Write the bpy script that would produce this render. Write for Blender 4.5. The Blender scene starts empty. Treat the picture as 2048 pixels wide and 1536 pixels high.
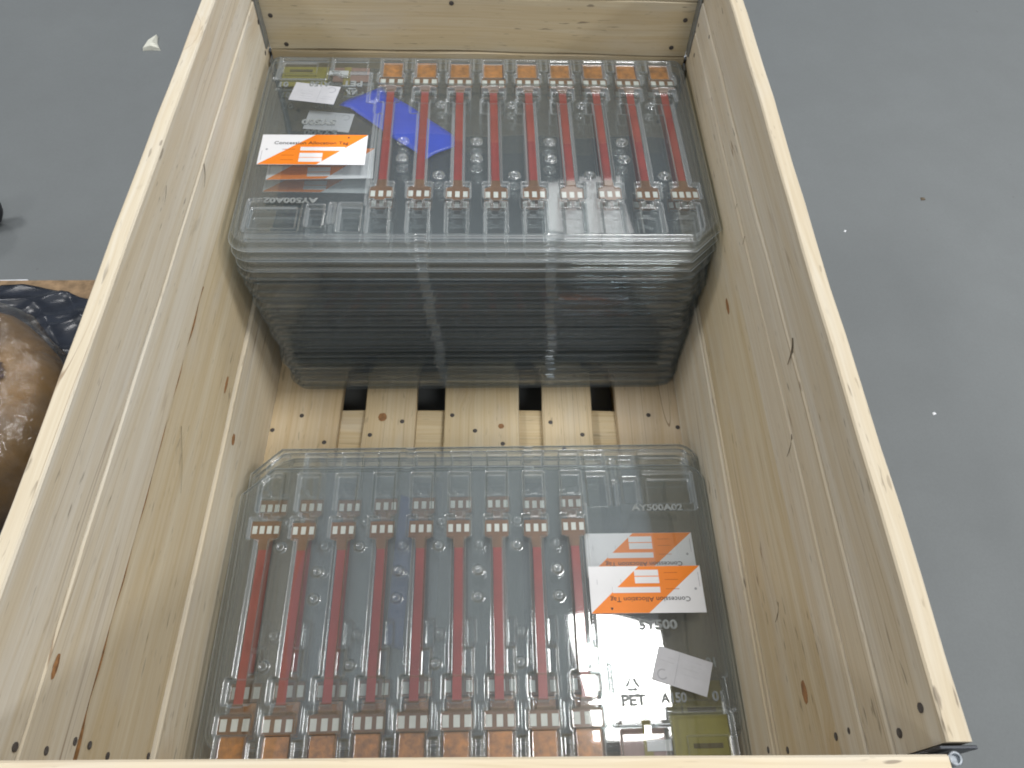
import bpy, bmesh, math, random
import numpy as np
from mathutils import Matrix, Vector

random.seed(7)
rng = np.random.default_rng(7)
scene = bpy.context.scene
col = scene.collection

# ------------------------------------------------------------------ camera
FPX, CX, CY, CZ = 1534.938, 0.02444, -0.09008, 1.23231
PITCH, YAW, ROLL = 0.991023, 0.0516427, 0.0505577
cam = bpy.data.cameras.new("camera")
cam.sensor_width = 36.0
cam.lens = 36.0 * FPX / 2048.0
cam.clip_start = 0.01
cam.clip_end = 100.0
camo = bpy.data.objects.new("camera", cam)
col.objects.link(camo)
fw = Vector((math.sin(YAW) * math.cos(PITCH), math.cos(YAW) * math.cos(PITCH), -math.sin(PITCH)))
r0 = Vector((math.cos(YAW), -math.sin(YAW), 0))
u0 = r0.cross(fw)
r2 = r0 * math.cos(ROLL) + u0 * math.sin(ROLL)
u2 = u0 * math.cos(ROLL) - r0 * math.sin(ROLL)
camo.matrix_world = Matrix(((r2.x, u2.x, -fw.x, CX), (r2.y, u2.y, -fw.y, CY), (r2.z, u2.z, -fw.z, CZ), (0, 0, 0, 1)))
scene.camera = camo

# ------------------------------------------------------------------ world and lamps (indoor hall)
world = bpy.data.worlds.new("World")
scene.world = world
world.use_nodes = True
bg = world.node_tree.nodes["Background"]
# a hall: dim walls round about, a paler ceiling overhead
wn, wl = world.node_tree.nodes, world.node_tree.links
w_tc = wn.new("ShaderNodeTexCoord"); w_sep = wn.new("ShaderNodeSeparateXYZ"); w_mr = wn.new("ShaderNodeMapRange"); w_mx = wn.new("ShaderNodeMix")
w_mr.interpolation_type = "SMOOTHSTEP"
w_mr.inputs["From Min"].default_value = 0.58; w_mr.inputs["From Max"].default_value = 0.95
w_mx.data_type = "RGBA"
w_mx.inputs[6].default_value = (0.10, 0.115, 0.14, 1)
w_mx.inputs[7].default_value = (0.52, 0.555, 0.58, 1)
wl.new(w_tc.outputs["Generated"], w_sep.inputs[0]); wl.new(w_sep.outputs["Z"], w_mr.inputs["Value"])
wl.new(w_mr.outputs[0], w_mx.inputs[0]); wl.new(w_mx.outputs[2], bg.inputs["Color"])
bg.inputs["Strength"].default_value = 1.0

def area_lamp(name, loc, sx, sy, watts, color=(1.0, 0.985, 0.965)):
    l = bpy.data.lights.new(name, "AREA")
    l.shape = "RECTANGLE"
    l.size, l.size_y = sx, sy
    l.energy = watts
    l.color = color
    o = bpy.data.objects.new(name, l)
    o.location = loc
    col.objects.link(o)
    return o

# ceiling panels of the hall, in rows, seen only as reflections and as the light they give
area_lamp("ceiling_lamp", (1.15, 1.0, 4.0), 1.10, 0.76, 60)
area_lamp("ceiling_lamp", (0.80, 4.55, 4.0), 0.70, 0.80, 3.6)
area_lamp("ceiling_lamp", (-2.9, 1.02, 4.0), 0.78, 0.80, 74)
area_lamp("ceiling_lamp", (-2.9, 4.55, 4.0), 0.78, 0.80, 50)
area_lamp("ceiling_lamp", (4.6, 1.02, 4.0), 0.78, 0.80, 125)
area_lamp("ceiling_lamp", (4.6, 4.55, 4.0), 0.78, 0.80, 90)
area_lamp("ceiling_lamp", (0.98, -2.5, 4.0), 0.78, 0.80, 44)
area_lamp("ceiling_lamp", (-2.9, -2.5, 4.0), 0.78, 0.80, 44)
area_lamp("ceiling_lamp", (4.6, -2.5, 4.0), 0.78, 0.80, 90)

scene.view_settings.view_transform = "Standard"
scene.view_settings.look = "None"
scene.view_settings.gamma = 1.0
scene.view_settings.use_curve_mapping = False
scene.view_settings.exposure = 0.17
scene.render.engine = "CYCLES"
cy = scene.cycles
cy.transparent_max_bounces = 22
cy.max_bounces = 7
cy.diffuse_bounces = 3
cy.glossy_bounces = 3
cy.transmission_bounces = 6
cy.sample_clamp_indirect = 4.0
cy.use_denoising = True
cy.filter_width = 1.9

# ------------------------------------------------------------------ node helpers
class NT:
    def __init__(s, name):
        s.mat = bpy.data.materials.new(name)
        s.mat.use_nodes = True
        s.nt = s.mat.node_tree
        s.nt.nodes.clear()
        s.out = s.nt.nodes.new("ShaderNodeOutputMaterial")
    def n(s, t, **kw):
        nd = s.nt.nodes.new("ShaderNode" + t)
        for k, v in kw.items():
            setattr(nd, k, v)
        return nd
    def set(s, sock, v):
        if hasattr(v, "is_output"):
            s.nt.links.new(v, sock)
        else:
            if hasattr(sock.default_value, "__len__") and not hasattr(v, "__len__"):
                v = (v,) * len(sock.default_value)
            if hasattr(sock.default_value, "__len__") and len(sock.default_value) == 4 and len(v) == 3:
                v = tuple(v) + (1,)
            sock.default_value = v
    def m(s, op, a, b=None, c=None, clamp=False):
        nd = s.n("Math", operation=op, use_clamp=clamp)
        for i, x in enumerate((a, b, c)):
            if x is not None:
                s.set(nd.inputs[i], x)
        return nd.outputs[0]
    def v(s, op, a, b=None):
        nd = s.n("VectorMath", operation=op)
        s.set(nd.inputs[0], a)
        if b is not None:
            s.set(nd.inputs[1], b)
        return nd.outputs["Value"] if op in ("DOT_PRODUCT", "LENGTH") else nd.outputs[0]
    def noise(s, vec, scale=1.0, detail=3.0, rough=0.5, dist=0.0):
        nd = s.n("TexNoise")
        s.set(nd.inputs["Vector"], vec)
        nd.inputs["Scale"].default_value = scale
        nd.inputs["Detail"].default_value = detail
        nd.inputs["Roughness"].default_value = rough
        nd.inputs["Distortion"].default_value = dist
        return nd.outputs[0]
    def ramp(s, f, lo, hi, a=0.0, b=1.0):
        nd = s.n("MapRange")
        nd.inputs["From Min"].default_value = lo
        nd.inputs["From Max"].default_value = hi
        nd.inputs["To Min"].default_value = a
        nd.inputs["To Max"].default_value = b
        s.set(nd.inputs["Value"], f)
        return nd.outputs[0]
    def mix(s, f, a, b, blend="MIX"):
        nd = s.n("Mix", data_type="RGBA", blend_type=blend)
        s.set(nd.inputs[0], f)
        s.set(nd.inputs[6], a)
        s.set(nd.inputs[7], b)
        return nd.outputs[2]
    def bump(s, h, strength, dist=0.001):
        nd = s.n("Bump")
        nd.inputs["Strength"].default_value = strength
        nd.inputs["Distance"].default_value = dist
        s.set(nd.inputs["Height"], h)
        return nd.outputs[0]
    def bsdf(s, color, rough, metallic=0.0, normal=None, coat=0.0, spec=0.5):
        b = s.n("BsdfPrincipled")
        s.set(b.inputs["Base Color"], color)
        s.set(b.inputs["Roughness"], rough)
        b.inputs["Metallic"].default_value = metallic
        b.inputs["Coat Weight"].default_value = coat
        b.inputs["Coat Roughness"].default_value = 0.08
        b.inputs["Specular IOR Level"].default_value = spec
        if normal is not None:
            s.set(b.inputs["Normal"], normal)
        return b.outputs[0]
    def done(s, shader):
        s.nt.links.new(shader, s.out.inputs["Surface"])
        return s.mat
    def coords(s, rnd=True):
        tc = s.n("TexCoord").outputs["Object"]
        if not rnd:
            return tc
        oi = s.n("ObjectInfo")
        k = s.n("CombineXYZ")
        for i, f in enumerate((37.0, 53.0, 71.0)):
            s.nt.links.new(s.m("MULTIPLY", oi.outputs["Random"], f), k.inputs[i])
        return s.v("ADD", tc, k.outputs[0])

def plain(name, color, rough=0.6, metallic=0.0, coat=0.0, var=0.12, scale=60.0, bump=0.0):
    t = NT(name)
    vec = t.coords()
    f = t.noise(vec, scale, 4, 0.6)
    c = t.mix(t.ramp(f, 0.3, 0.7), tuple(x * (1 - var) for x in color), tuple(min(1, x * (1 + var)) for x in color))
    nrm = t.bump(f, bump) if bump else None
    return t.done(t.bsdf(c, rough, metallic, nrm, coat))

# ------------------------------------------------------------------ materials
def wood(name, knots=0.8, streaks=1.0):
    t = NT(name)
    vec = t.coords()
    oi = t.n("ObjectInfo")
    base = t.mix(1.0, oi.outputs["Color"], (0.97, 0.945, 0.885), "MULTIPLY")
    wob = t.noise(t.v("MULTIPLY", vec, (1.6, 5.0, 5.0)), 1.0, 2)
    wv = t.n("CombineXYZ")
    w2 = t.m("MULTIPLY", t.m("SUBTRACT", wob, 0.5), 0.035)
    t.nt.links.new(w2, wv.inputs[1]); t.nt.links.new(w2, wv.inputs[2])
    # knots: rare flattened cells along the grain
    kv = t.n("TexVoronoi", feature="F1")
    t.set(kv.inputs["Vector"], t.v("MULTIPLY", vec, (4.2, 9.0, 9.0)))
    kv.inputs["Scale"].default_value = 1.0
    sel = t.n("SeparateColor")
    t.nt.links.new(kv.outputs["Color"], sel.inputs[0])
    chosen = t.m("GREATER_THAN", sel.outputs[0], knots)
    kd = t.m("ADD", kv.outputs["Distance"], t.m("MULTIPLY", t.m("SUBTRACT", t.noise(vec, 60.0, 2), 0.5), 0.05))
    knot = t.m("MULTIPLY", t.ramp(kd, 0.075, 0.045), chosen)
    ring = t.m("MULTIPLY", t.ramp(kd, 0.26, 0.06), chosen)
    knot_c = t.m("MULTIPLY", t.ramp(kd, 0.03, 0.012), chosen)
    # grain lines bend round the knots
    bend = t.n("CombineXYZ")
    t.nt.links.new(t.m("MULTIPLY", ring, 0.02), bend.inputs[1])
    gv = t.v("ADD", t.v("ADD", vec, wv.outputs[0]), bend.outputs[0])
    fine = t.noise(t.v("MULTIPLY", gv, (3.0, 260.0, 260.0)), 1.0, 3, 0.6)
    band = t.noise(t.v("MULTIPLY", gv, (0.8, 48.0, 48.0)), 1.0, 3, 0.55)
    broad = t.noise(t.v("MULTIPLY", vec, (0.9, 9.0, 9.0)), 1.0, 2)
    c = t.mix(t.ramp(band, 0.36, 0.60), base, t.mix(1.0, base, (0.93, 0.88, 0.79), "MULTIPLY"))
    c = t.mix(t.ramp(fine, 0.40, 0.68, 0.0, 0.6), c, t.mix(1.0, c, (0.84, 0.79, 0.71), "MULTIPLY"))
    c = t.mix(t.ramp(broad, 0.4, 0.72, 0.0, 0.6), c, t.mix(1.0, c, (0.90, 0.87, 0.82), "MULTIPLY"))
    grey = t.noise(t.v("MULTIPLY", vec, (5.0, 14.0, 14.0)), 1.0, 4, 0.6)
    c = t.mix(t.ramp(grey, 0.52, 0.75, 0.0, 0.35), c, (0.56, 0.535, 0.49))
    c = t.mix(t.m("MULTIPLY", ring, 0.35), c, (0.47, 0.30, 0.13))
    c = t.mix(t.m("MULTIPLY", knot, 0.85), c, (0.27, 0.14, 0.06))
    c = t.mix(knot_c, c, (0.08, 0.045, 0.025))
    # short scuffs and dark fibres
    sv = t.n("Mapping")
    sv.inputs["Rotation"].default_value = (0.35, 0.3, 0.45)
    sv.inputs["Scale"].default_value = (26.0, 150.0, 150.0)
    t.set(sv.inputs["Vector"], vec)
    scr = t.noise(sv.outputs[0], 1.0, 2, 0.5)
    area = t.noise(vec, 7.0, 2)
    sc = t.m("MULTIPLY", t.ramp(scr, 0.655, 0.715), t.ramp(area, 0.47, 0.61, 0.0, 0.62 * streaks))
    c = t.mix(sc, c, (0.13, 0.10, 0.075))
    fl = t.noise(t.v("MULTIPLY", vec, (40.0, 330.0, 330.0)), 1.0, 1)
    c = t.mix(t.ramp(fl, 0.71, 0.77, 0.0, 0.35), c, (0.20, 0.15, 0.10))
    # grey smudges from handling
    sm = t.noise(t.v("MULTIPLY", vec, (16.0, 40.0, 40.0)), 1.0, 3, 0.6, 0.6)
    sm2 = t.noise(vec, 3.1, 2)
    c = t.mix(t.m("MULTIPLY", t.ramp(sm, 0.62, 0.74), t.ramp(sm2, 0.52, 0.66, 0.0, 0.30)), c, (0.24, 0.20, 0.15))
    # a few long pith cracks along the grain
    ck = t.noise(t.v("MULTIPLY", gv, (0.55, 30.0, 30.0)), 1.0, 1)
    c = t.mix(t.m("MULTIPLY", t.ramp(t.m("ABSOLUTE", t.m("SUBTRACT", ck, 0.5)), 0.006, 0.002), t.ramp(t.noise(vec, 2.3, 1), 0.48, 0.58, 0.0, 0.7)), c, (0.22, 0.14, 0.08))
    h = t.m("ADD", t.m("MULTIPLY", fine, 0.6), t.m("MULTIPLY", band, 0.4))
    return t.done(t.bsdf(c, 0.72, 0, t.bump(h, 0.35, 0.0012), spec=0.3))

M_WOOD = wood("pine_board", 0.76)
M_DECK = wood("pine_deck", 0.72, 0.6)

def pet_mat(name="clear_pet", flat_haze=0.062, trans=(0.895, 0.912, 0.912)):
    t = NT(name)
    g = t.n("NewGeometry")
    c = t.m("MAXIMUM", t.m("ABSOLUTE", t.v("DOT_PRODUCT", g.outputs["Normal"], g.outputs["Incoming"])), 0.08)
    inv = t.m("DIVIDE", 1.0, c)
    tr = t.n("CombineXYZ")
    for i, b in enumerate(trans):
        t.nt.links.new(t.m("POWER", b, t.m("POWER", inv, 1.5)), tr.inputs[i])
    tb = t.n("BsdfTransparent")
    t.nt.links.new(tr.outputs[0], tb.inputs["Color"])
    df = t.n("BsdfDiffuse")
    at = t.n("Attribute"); at.attribute_name = "bend"
    bend = at.outputs["Fac"]
    t.nt.links.new(t.mix(bend, (0.42, 0.465, 0.48), (0.58, 0.62, 0.64)), df.inputs["Color"])
    mx = t.n("MixShader")
    haze = t.m("ADD", t.m("MULTIPLY", inv, flat_haze), t.m("MULTIPLY", bend, 0.34), clamp=True)
    t.nt.links.new(haze, mx.inputs[0])
    t.nt.links.new(tb.outputs[0], mx.inputs[1])
    t.nt.links.new(df.outputs[0], mx.inputs[2])
    gl = t.n("BsdfGlossy")
    gl.inputs["Color"].default_value = (1, 1, 1, 1)
    t.nt.links.new(t.m("ADD", 0.032, t.m("MULTIPLY", bend, 0.40)), gl.inputs["Roughness"])
    F = t.m("ADD", 0.095, t.m("MULTIPLY", 0.9, t.m("POWER", t.m("SUBTRACT", 1.0, c), 5.0)), clamp=True)
    m2 = t.n("MixShader")
    t.nt.links.new(F, m2.inputs[0])
    t.nt.links.new(mx.outputs[0], m2.inputs[1])
    t.nt.links.new(gl.outputs[0], m2.inputs[2])
    return t.done(m2.outputs[0])

M_PET = pet_mat()
M_PET_DARK = pet_mat("dark_clear_pet", 0.034, (0.80, 0.83, 0.85))  # same clear sheet, set darker and less hazy for the lower far trays

def film_mat(name, tint, haze, hcol, rough=0.12):
    t = NT(name)
    vec = t.coords()
    g = t.n("NewGeometry")
    nz = t.noise(t.v("MULTIPLY", vec, (14, 14, 5)), 1.0, 5, 0.65, 1.5)
    nrm = t.bump(nz, 0.9, 0.012)
    c = t.m("ABSOLUTE", t.v("DOT_PRODUCT", g.outputs["Normal"], g.outputs["Incoming"]))
    tb = t.n("BsdfTransparent"); tb.inputs["Color"].default_value = tuple(tint) + (1,)
    df = t.n("BsdfDiffuse"); df.inputs["Color"].default_value = tuple(hcol) + (1,)
    mx = t.n("MixShader")
    t.nt.links.new(t.ramp(nz, 0.35, 0.75, haze * 0.3, haze * 1.6), mx.inputs[0])
    t.nt.links.new(tb.outputs[0], mx.inputs[1]); t.nt.links.new(df.outputs[0], mx.inputs[2])
    gl = t.n("BsdfGlossy"); gl.inputs["Roughness"].default_value = rough
    t.nt.links.new(nrm, gl.inputs["Normal"])
    F = t.m("ADD", 0.09, t.m("MULTIPLY", 0.8, t.m("POWER", t.m("SUBTRACT", 1.0, c), 4.0)), clamp=True)
    m2 = t.n("MixShader")
    t.nt.links.new(F, m2.inputs[0]); t.nt.links.new(mx.outputs[0], m2.inputs[1]); t.nt.links.new(gl.outputs[0], m2.inputs[2])
    return t.done(m2.outputs[0])

M_STRETCH = film_mat("stretch_film", (0.94, 0.93, 0.92), 0.09, (0.38, 0.38, 0.38), 0.14)

def concrete():
    t = NT("grey_floor_coating")
    vec = t.coords(False)
    a = t.noise(vec, 1.3, 4, 0.6)
    b = t.noise(vec, 9.0, 4, 0.6)
    d = t.noise(vec, 220.0, 2, 0.5)
    c = t.mix(t.ramp(a, 0.3, 0.7), (0.140, 0.153, 0.157), (0.154, 0.168, 0.172))
    c = t.mix(t.ramp(b, 0.35, 0.7, 0, 0.45), c, (0.136, 0.147, 0.150))
    c = t.mix(t.ramp(d, 0.3, 0.8, 0, 0.3), c, (0.112, 0.119, 0.121))
    sp = t.noise(vec, 55.0, 1)
    c = t.mix(t.ramp(sp, 0.80, 0.83, 0, 0.4), c, (0.09, 0.09, 0.09))
    return t.done(t.bsdf(c, t.ramp(b, 0.3, 0.7, 0.66, 0.72), 0, t.bump(d, 0.12, 0.001)))

M_FLOOR = concrete()
M_RED = plain("red_flex_film", (0.35, 0.030, 0.016), 0.28, coat=0.25, var=0.16, scale=22)
M_BROWN = plain("brown_flex_film", (0.20, 0.085, 0.024), 0.35, coat=0.15, var=0.2, scale=60)
M_ORANGE = plain("amber_connector", (0.50, 0.19, 0.022), 0.35, coat=0.15, var=0.42, scale=85)
M_DARKB = plain("dark_brown_edge", (0.075, 0.030, 0.018), 0.4)
M_PAD = plain("tinned_pad", (0.78, 0.79, 0.74), 0.4, var=0.06)
M_WHITE = plain("white_card", (0.80, 0.81, 0.84), 0.5, var=0.03, scale=20)
M_TAGOR = plain("orange_print", (0.88, 0.235, 0.01), 0.5, var=0.05, scale=20)
M_INK = plain("black_ink", (0.03, 0.03, 0.035), 0.6)
M_INKG = plain("grey_ink", (0.38, 0.39, 0.43), 0.6)
M_INKO = plain("faded_ink_on_orange", (0.50, 0.11, 0.01), 0.6)
M_YELL = plain("olive_yellow_board", (0.36, 0.32, 0.06), 0.4, coat=0.15, var=0.12, scale=25)
M_PINKB = plain("mauve_board", (0.33, 0.20, 0.17), 0.4)
M_BLUE = plain("blue_plastic", (0.012, 0.06, 0.62), 0.35, coat=0.2, var=0.12, scale=12)
M_STEEL = plain("zinc_steel", (0.36, 0.39, 0.42), 0.42, 0.9, var=0.2)
M_STEELD = plain("dark_hinge_steel", (0.06, 0.065, 0.075), 0.42, 0.6)
M_NAIL = plain("nail_head", (0.085, 0.075, 0.07), 0.5, 0.3, var=0.25, scale=300)
M_BARK = plain("bark_edge", (0.20, 0.10, 0.035), 0.85, var=0.6, scale=90, bump=0.5)
M_SPLINT = plain("dark_splinter", (0.11, 0.085, 0.055), 0.8, var=0.3)
M_KRAFT = plain("brown_wrapped_roll", (0.20, 0.105, 0.020), 0.5, var=0.45, scale=9)
M_BLACKF = plain("black_sheet_plastic", (0.022, 0.026, 0.036), 0.26, var=0.4, scale=18)
M_CARDB = plain("brown_chipboard", (0.24, 0.16, 0.09), 0.85, var=0.4, scale=40, bump=0.3)
M_RUBBER = plain("black_rubber", (0.02, 0.021, 0.026), 0.6)
M_CHIP = plain("pale_wood_chip", (0.62, 0.62, 0.54), 0.7, var=0.08)

# ------------------------------------------------------------------ mesh helpers
def link(name, me, mat=None, parent=None, loc=None, rot=None, mw=None):
    o = bpy.data.objects.new(name, me)
    col.objects.link(o)
    if mat is not None and me is not None and len(me.materials) == 0:
        me.materials.append(mat)
    if mw is not None:
        o.matrix_world = mw
    if loc is not None:
        o.location = loc
    if rot is not None:
        o.rotation_euler = rot
    if parent is not None:
        o.parent = parent
    return o

def tag(o, label, cat, group=None):
    o["label"] = label
    o["category"] = cat
    if group:
        o["group"] = group
    return o

def empty(name, loc=(0, 0, 0), mw=None):
    o = bpy.data.objects.new(name, None)
    o.empty_display_size = 0.05
    col.objects.link(o)
    if mw is not None:
        o.matrix_world = mw
    else:
        o.location = loc
    return o

def me_from(name, verts, faces, smooth=False):
    me = bpy.data.meshes.new(name)
    me.from_pydata([tuple(v) for v in verts], [], faces)
    me.update()
    if smooth:
        me.polygons.foreach_set("use_smooth", [True] * len(me.polygons))
    return me

def box_me(name, sx, sy, sz, bev=0.0, seg=1):
    bm = bmesh.new()
    bmesh.ops.create_cube(bm, size=1.0)
    bmesh.ops.scale(bm, vec=(sx, sy, sz), verts=bm.verts)
    if bev > 0:
        bmesh.ops.bevel(bm, geom=list(bm.edges), offset=bev, segments=seg, affect="EDGES", profile=0.5)
    me = bpy.data.meshes.new(name)
    bm.to_mesh(me)
    bm.free()
    return me

def plank_me(name, L, W, T, jit=0.0012, bev=0.0018, n=18):
    """board along local X, width along Y, thickness Z; edges slightly uneven"""
    prof = [(-W/2+bev, -T/2), (W/2-bev, -T/2), (W/2, -T/2+bev), (W/2, T/2-bev), (W/2-bev, T/2), (-W/2+bev, T/2), (-W/2, T/2-bev), (-W/2, -T/2+bev)]
    vs, fs = [], []
    k = len(prof)
    ph = [random.uniform(0, 6.28) for _ in range(4)]
    for i in range(n + 1):
        x = -L/2 + L * i / n
        d1 = jit * (math.sin(x * 9 + ph[0]) + 0.6 * math.sin(x * 31 + ph[1]))
        d2 = jit * (math.sin(x * 8 + ph[2]) + 0.6 * math.sin(x * 27 + ph[3]))
        for (y, z) in prof:
            vs.append((x, y + (d1 if y > 0 else d2), z + 0.3 * (d1 if z > 0 else 0)))
    for i in range(n):
        for j in range(k):
            a, b = i*k+j, i*k+(j+1) % k
            fs.append((a, b, b+k, a+k))
    fs.append(tuple(range(k))[::-1])
    fs.append(tuple(n*k+j for j in range(k)))
    return me_from(name, vs, fs)

def poly_prism(name, pts, z0, z1):
    n = len(pts)
    vs = [(x, y, z0) for x, y in pts] + [(x, y, z1) for x, y in pts]
    fs = [tuple(range(n))[::-1], tuple(range(n, 2*n))] + [(i, (i+1) % n, n+(i+1) % n, n+i) for i in range(n)]
    return me_from(name, vs, fs)

def lathe_me(name, prof, n=32, cap=True):
    vs, fs = [], []
    for (r, z) in prof:
        for i in range(n):
            a = 2*math.pi*i/n
            vs.append((r*math.cos(a), r*math.sin(a), z))
    for j in range(len(prof)-1):
        for i in range(n):
            fs.append((j*n+i, j*n+(i+1) % n, (j+1)*n+(i+1) % n, (j+1)*n+i))
    if cap:
        fs.append(tuple((len(prof)-1)*n+i for i in range(n)))
        fs.append(tuple(range(n))[::-1])
    return me_from(name, vs, fs)

def text_me(body, width=None, height=None, depth=0.0002, bevel=0.0):
    cu = bpy.data.curves.new("txt", "FONT")
    cu.body = body
    cu.size = 0.01
    cu.extrude = depth
    cu.bevel_depth = bevel
    cu.resolution_u = 3
    cu.align_x = "LEFT"
    o = bpy.data.objects.new("txt", cu)
    col.objects.link(o)
    dg = bpy.context.evaluated_depsgraph_get()
    me = bpy.data.meshes.new_from_object(o.evaluated_get(dg))
    bpy.data.objects.remove(o)
    xs = [v.co.x for v in me.vertices]; ys = [v.co.y for v in me.vertices]
    x0, x1, y0, y1 = min(xs), max(xs), min(ys), max(ys)
    sx = width / (x1 - x0) if width else None
    sy = height / (y1 - y0) if height else None
    sx = sx or sy; sy = sy or sx
    for v in me.vertices:
        v.co.x = (v.co.x - (x0+x1)/2) * sx
        v.co.y = (v.co.y - (y0+y1)/2) * sy
    me.name = "lettering"
    me.materials.clear()
    return me

ORD = ["first", "second", "third", "fourth", "fifth", "sixth", "seventh", "eighth", "ninth", "tenth", "eleventh", "twelfth", "thirteenth",
       "fourteenth", "fifteenth", "sixteenth", "seventeenth", "eighteenth", "nineteenth", "twentieth", "twenty-first", "twenty-second",
       "twenty-third", "twenty-fourth", "twenty-fifth", "twenty-sixth", "twenty-seventh", "twenty-eighth", "twenty-ninth", "thirtieth"]

# ------------------------------------------------------------------ setting: the floor
FZ = -0.144
fl = link("floor", me_from("floor", [(-8, -6, FZ), (8, -6, FZ), (8, 12, FZ), (-8, 12, FZ)], [(0, 1, 2, 3)]), M_FLOOR)
fl["kind"] = "structure"

# ------------------------------------------------------------------ pallet
NAIL = lathe_me("nail", [(0.0012, -0.004), (0.0040, -0.0005), (0.0042, 0.0003), (0.0030, 0.0007)], 12)
NAIL.materials.append(M_NAIL)
PALE = (0.60, 0.52, 0.39, 1)
GREYP = (0.57, 0.52, 0.43, 1)
YELW = (0.50, 0.40, 0.23, 1)
CREAM = (0.72, 0.63, 0.45, 1)

pallet = empty("wooden_pallet", (0, 0.6, FZ))
tag(pallet, "slatted pine pallet forming the bottom of the crate", "pallet")
def put(o, parent):
    o.parent = parent
    o.matrix_parent_inverse = parent.matrix_world.inverted() if False else Matrix.Translation(parent.location).inverted()
    return o
deck_edges = [(-0.400, -0.255), (-0.210, -0.113), (-0.060, 0.080), (0.123, 0.217), (0.262, 0.400)]
for i, (a, b) in enumerate(deck_edges):
    o = link("deck_plank", plank_me("deck_plank", 1.2, b - a, 0.022), M_DECK, loc=((a+b)/2, 0.595, -0.011), rot=(0, 0, math.pi/2))
    o.color = [(0.66, 0.57, 0.43, 1), (0.67, 0.585, 0.44, 1), (0.69, 0.61, 0.46, 1), (0.69, 0.61, 0.47, 1), (0.66, 0.57, 0.45, 1)][i]
    put(o, pallet)
for y in (0.066, 0.598, 1.13):
    o = link("cross_board", plank_me("cross_board", 0.8, 0.145, 0.022), M_DECK, loc=(0, y, -0.0335), rot=(0, 0, 0))
    o.color = (0.72, 0.63, 0.46, 1)
    put(o, pallet)
    for x in (-0.33, 0.0, 0.33):
        b = link("block", box_me("block", 0.12, 0.145, 0.078, 0.003), M_DECK, loc=(x, y, -0.084))
        b.color = YELW
        put(b, pallet)
for x in (-0.33, 0.0, 0.33):
    o = link("bottom_board", plank_me("bottom_board", 1.2, 0.10, 0.020), M_DECK, loc=(x, 0.598, -0.1335), rot=(0, 0, math.pi/2))
    o.color = YELW
    put(o, pallet)
for (x, y) in [(-0.324, 0.642), (-0.373, 0.611), (-0.276, 0.586), (-0.138, 0.631), (-0.195, 0.602), (-0.046, 0.645), (-0.003, 0.612), (0.137, 0.631), (0.195, 0.605), (0.322, 0.648), (0.374, 0.622), (0.160, 0.575), (0.048, 0.585)]:
    put(link("nail", NAIL, loc=(x, y, 0.0004)), pallet)

# ------------------------------------------------------------------ the three pallet collars
TT = 0.0205
TOP = 0.5934
def nail_x(par, x, y, z):     # nail in a side wall: axis along X
    s = 1 if x < 0 else -1
    put(link("nail", NAIL, loc=(x, y, z), rot=(0, s * math.pi/2, 0)), par)
def nail_y(par, x, y, z):     # nail in an end wall facing the camera
    put(link("nail", NAIL, loc=(x, y, z), rot=(math.pi/2, 0, 0)), par)

collars = []
for k, (z0, z1, words) in enumerate([(0.001, 0.196, "lowest pine pallet collar standing on the slatted pallet"),
                                     (0.1965, 0.392, "middle pine pallet collar between the top and bottom ones"),
                                     (0.3925, TOP, "topmost pine pallet collar with the open rim of the crate")]):
    c = empty("pallet_collar", (0, 0.59, z0))
    tag(c, words, "pallet collar", "collars stacked into a crate")
    collars.append(c)
def board_side(c, s, z0, z1, color, thick=TT, inset=0.0, y0=0.0, y1=1.185):
    W = z1 - z0
    x = s * (0.38 + thick/2 + inset)
    o = link("board", plank_me("board", y1 - y0, W - 0.0012, thick), M_WOOD, loc=(x, (y0+y1)/2, (z0+z1)/2), rot=(math.pi/2, 0, math.pi/2))
    o.color = color
    put(o, c)
    return o
def board_end(c, y, z0, z1, color, half, thick=TT):
    o = link("board", plank_me("board", 2*half, z1 - z0 - 0.0012, thick), M_WOOD, loc=(0, y, (z0+z1)/2), rot=(math.pi/2, 0, 0))
    o.color = color
    put(o, c)
    return o
# left wall
board_side(collars[2], -1, 0.4935, TOP, (0.69, 0.665, 0.61, 1))
board_side(collars[2], -1, 0.3925, 0.4935, (0.70, 0.68, 0.63, 1), inset=-0.0012)
board_side(collars[1], -1, 0.1965, 0.3915, (0.64, 0.585, 0.47, 1), inset=0.0025)
board_side(collars[0], -1, 0.001, 0.196, (0.66, 0.625, 0.55, 1), inset=-0.0020)
# right wall
board_side(collars[2], 1, 0.5065, TOP, (0.62, 0.585, 0.52, 1))
board_side(collars[2], 1, 0.4545, 0.5065, (0.65, 0.615, 0.55, 1), inset=-0.0016)
board_side(collars[2], 1, 0.3925, 0.4525, (0.65, 0.615, 0.55, 1), inset=-0.0014)
board_side(collars[1], 1, 0.2060, 0.3915, (0.63, 0.57, 0.45, 1), inset=0.0022)
board_side(collars[1], 1, 0.1965, 0.2050, (0.65, 0.61, 0.53, 1), inset=0.001)
board_side(collars[0], 1, 0.001, 0.196, (0.66, 0.63, 0.57, 1), inset=-0.0020)
# ends: far wall and near wall
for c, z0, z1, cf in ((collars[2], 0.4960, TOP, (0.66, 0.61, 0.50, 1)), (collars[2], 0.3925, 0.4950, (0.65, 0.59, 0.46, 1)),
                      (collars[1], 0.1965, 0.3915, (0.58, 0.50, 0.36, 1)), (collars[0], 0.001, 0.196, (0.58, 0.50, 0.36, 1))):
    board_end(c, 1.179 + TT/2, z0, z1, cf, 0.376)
    board_end(c, -0.0085 - TT/2, z0, z1, (0.76, 0.72, 0.64, 1) if z1 == TOP else cf, 0.378)
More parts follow.
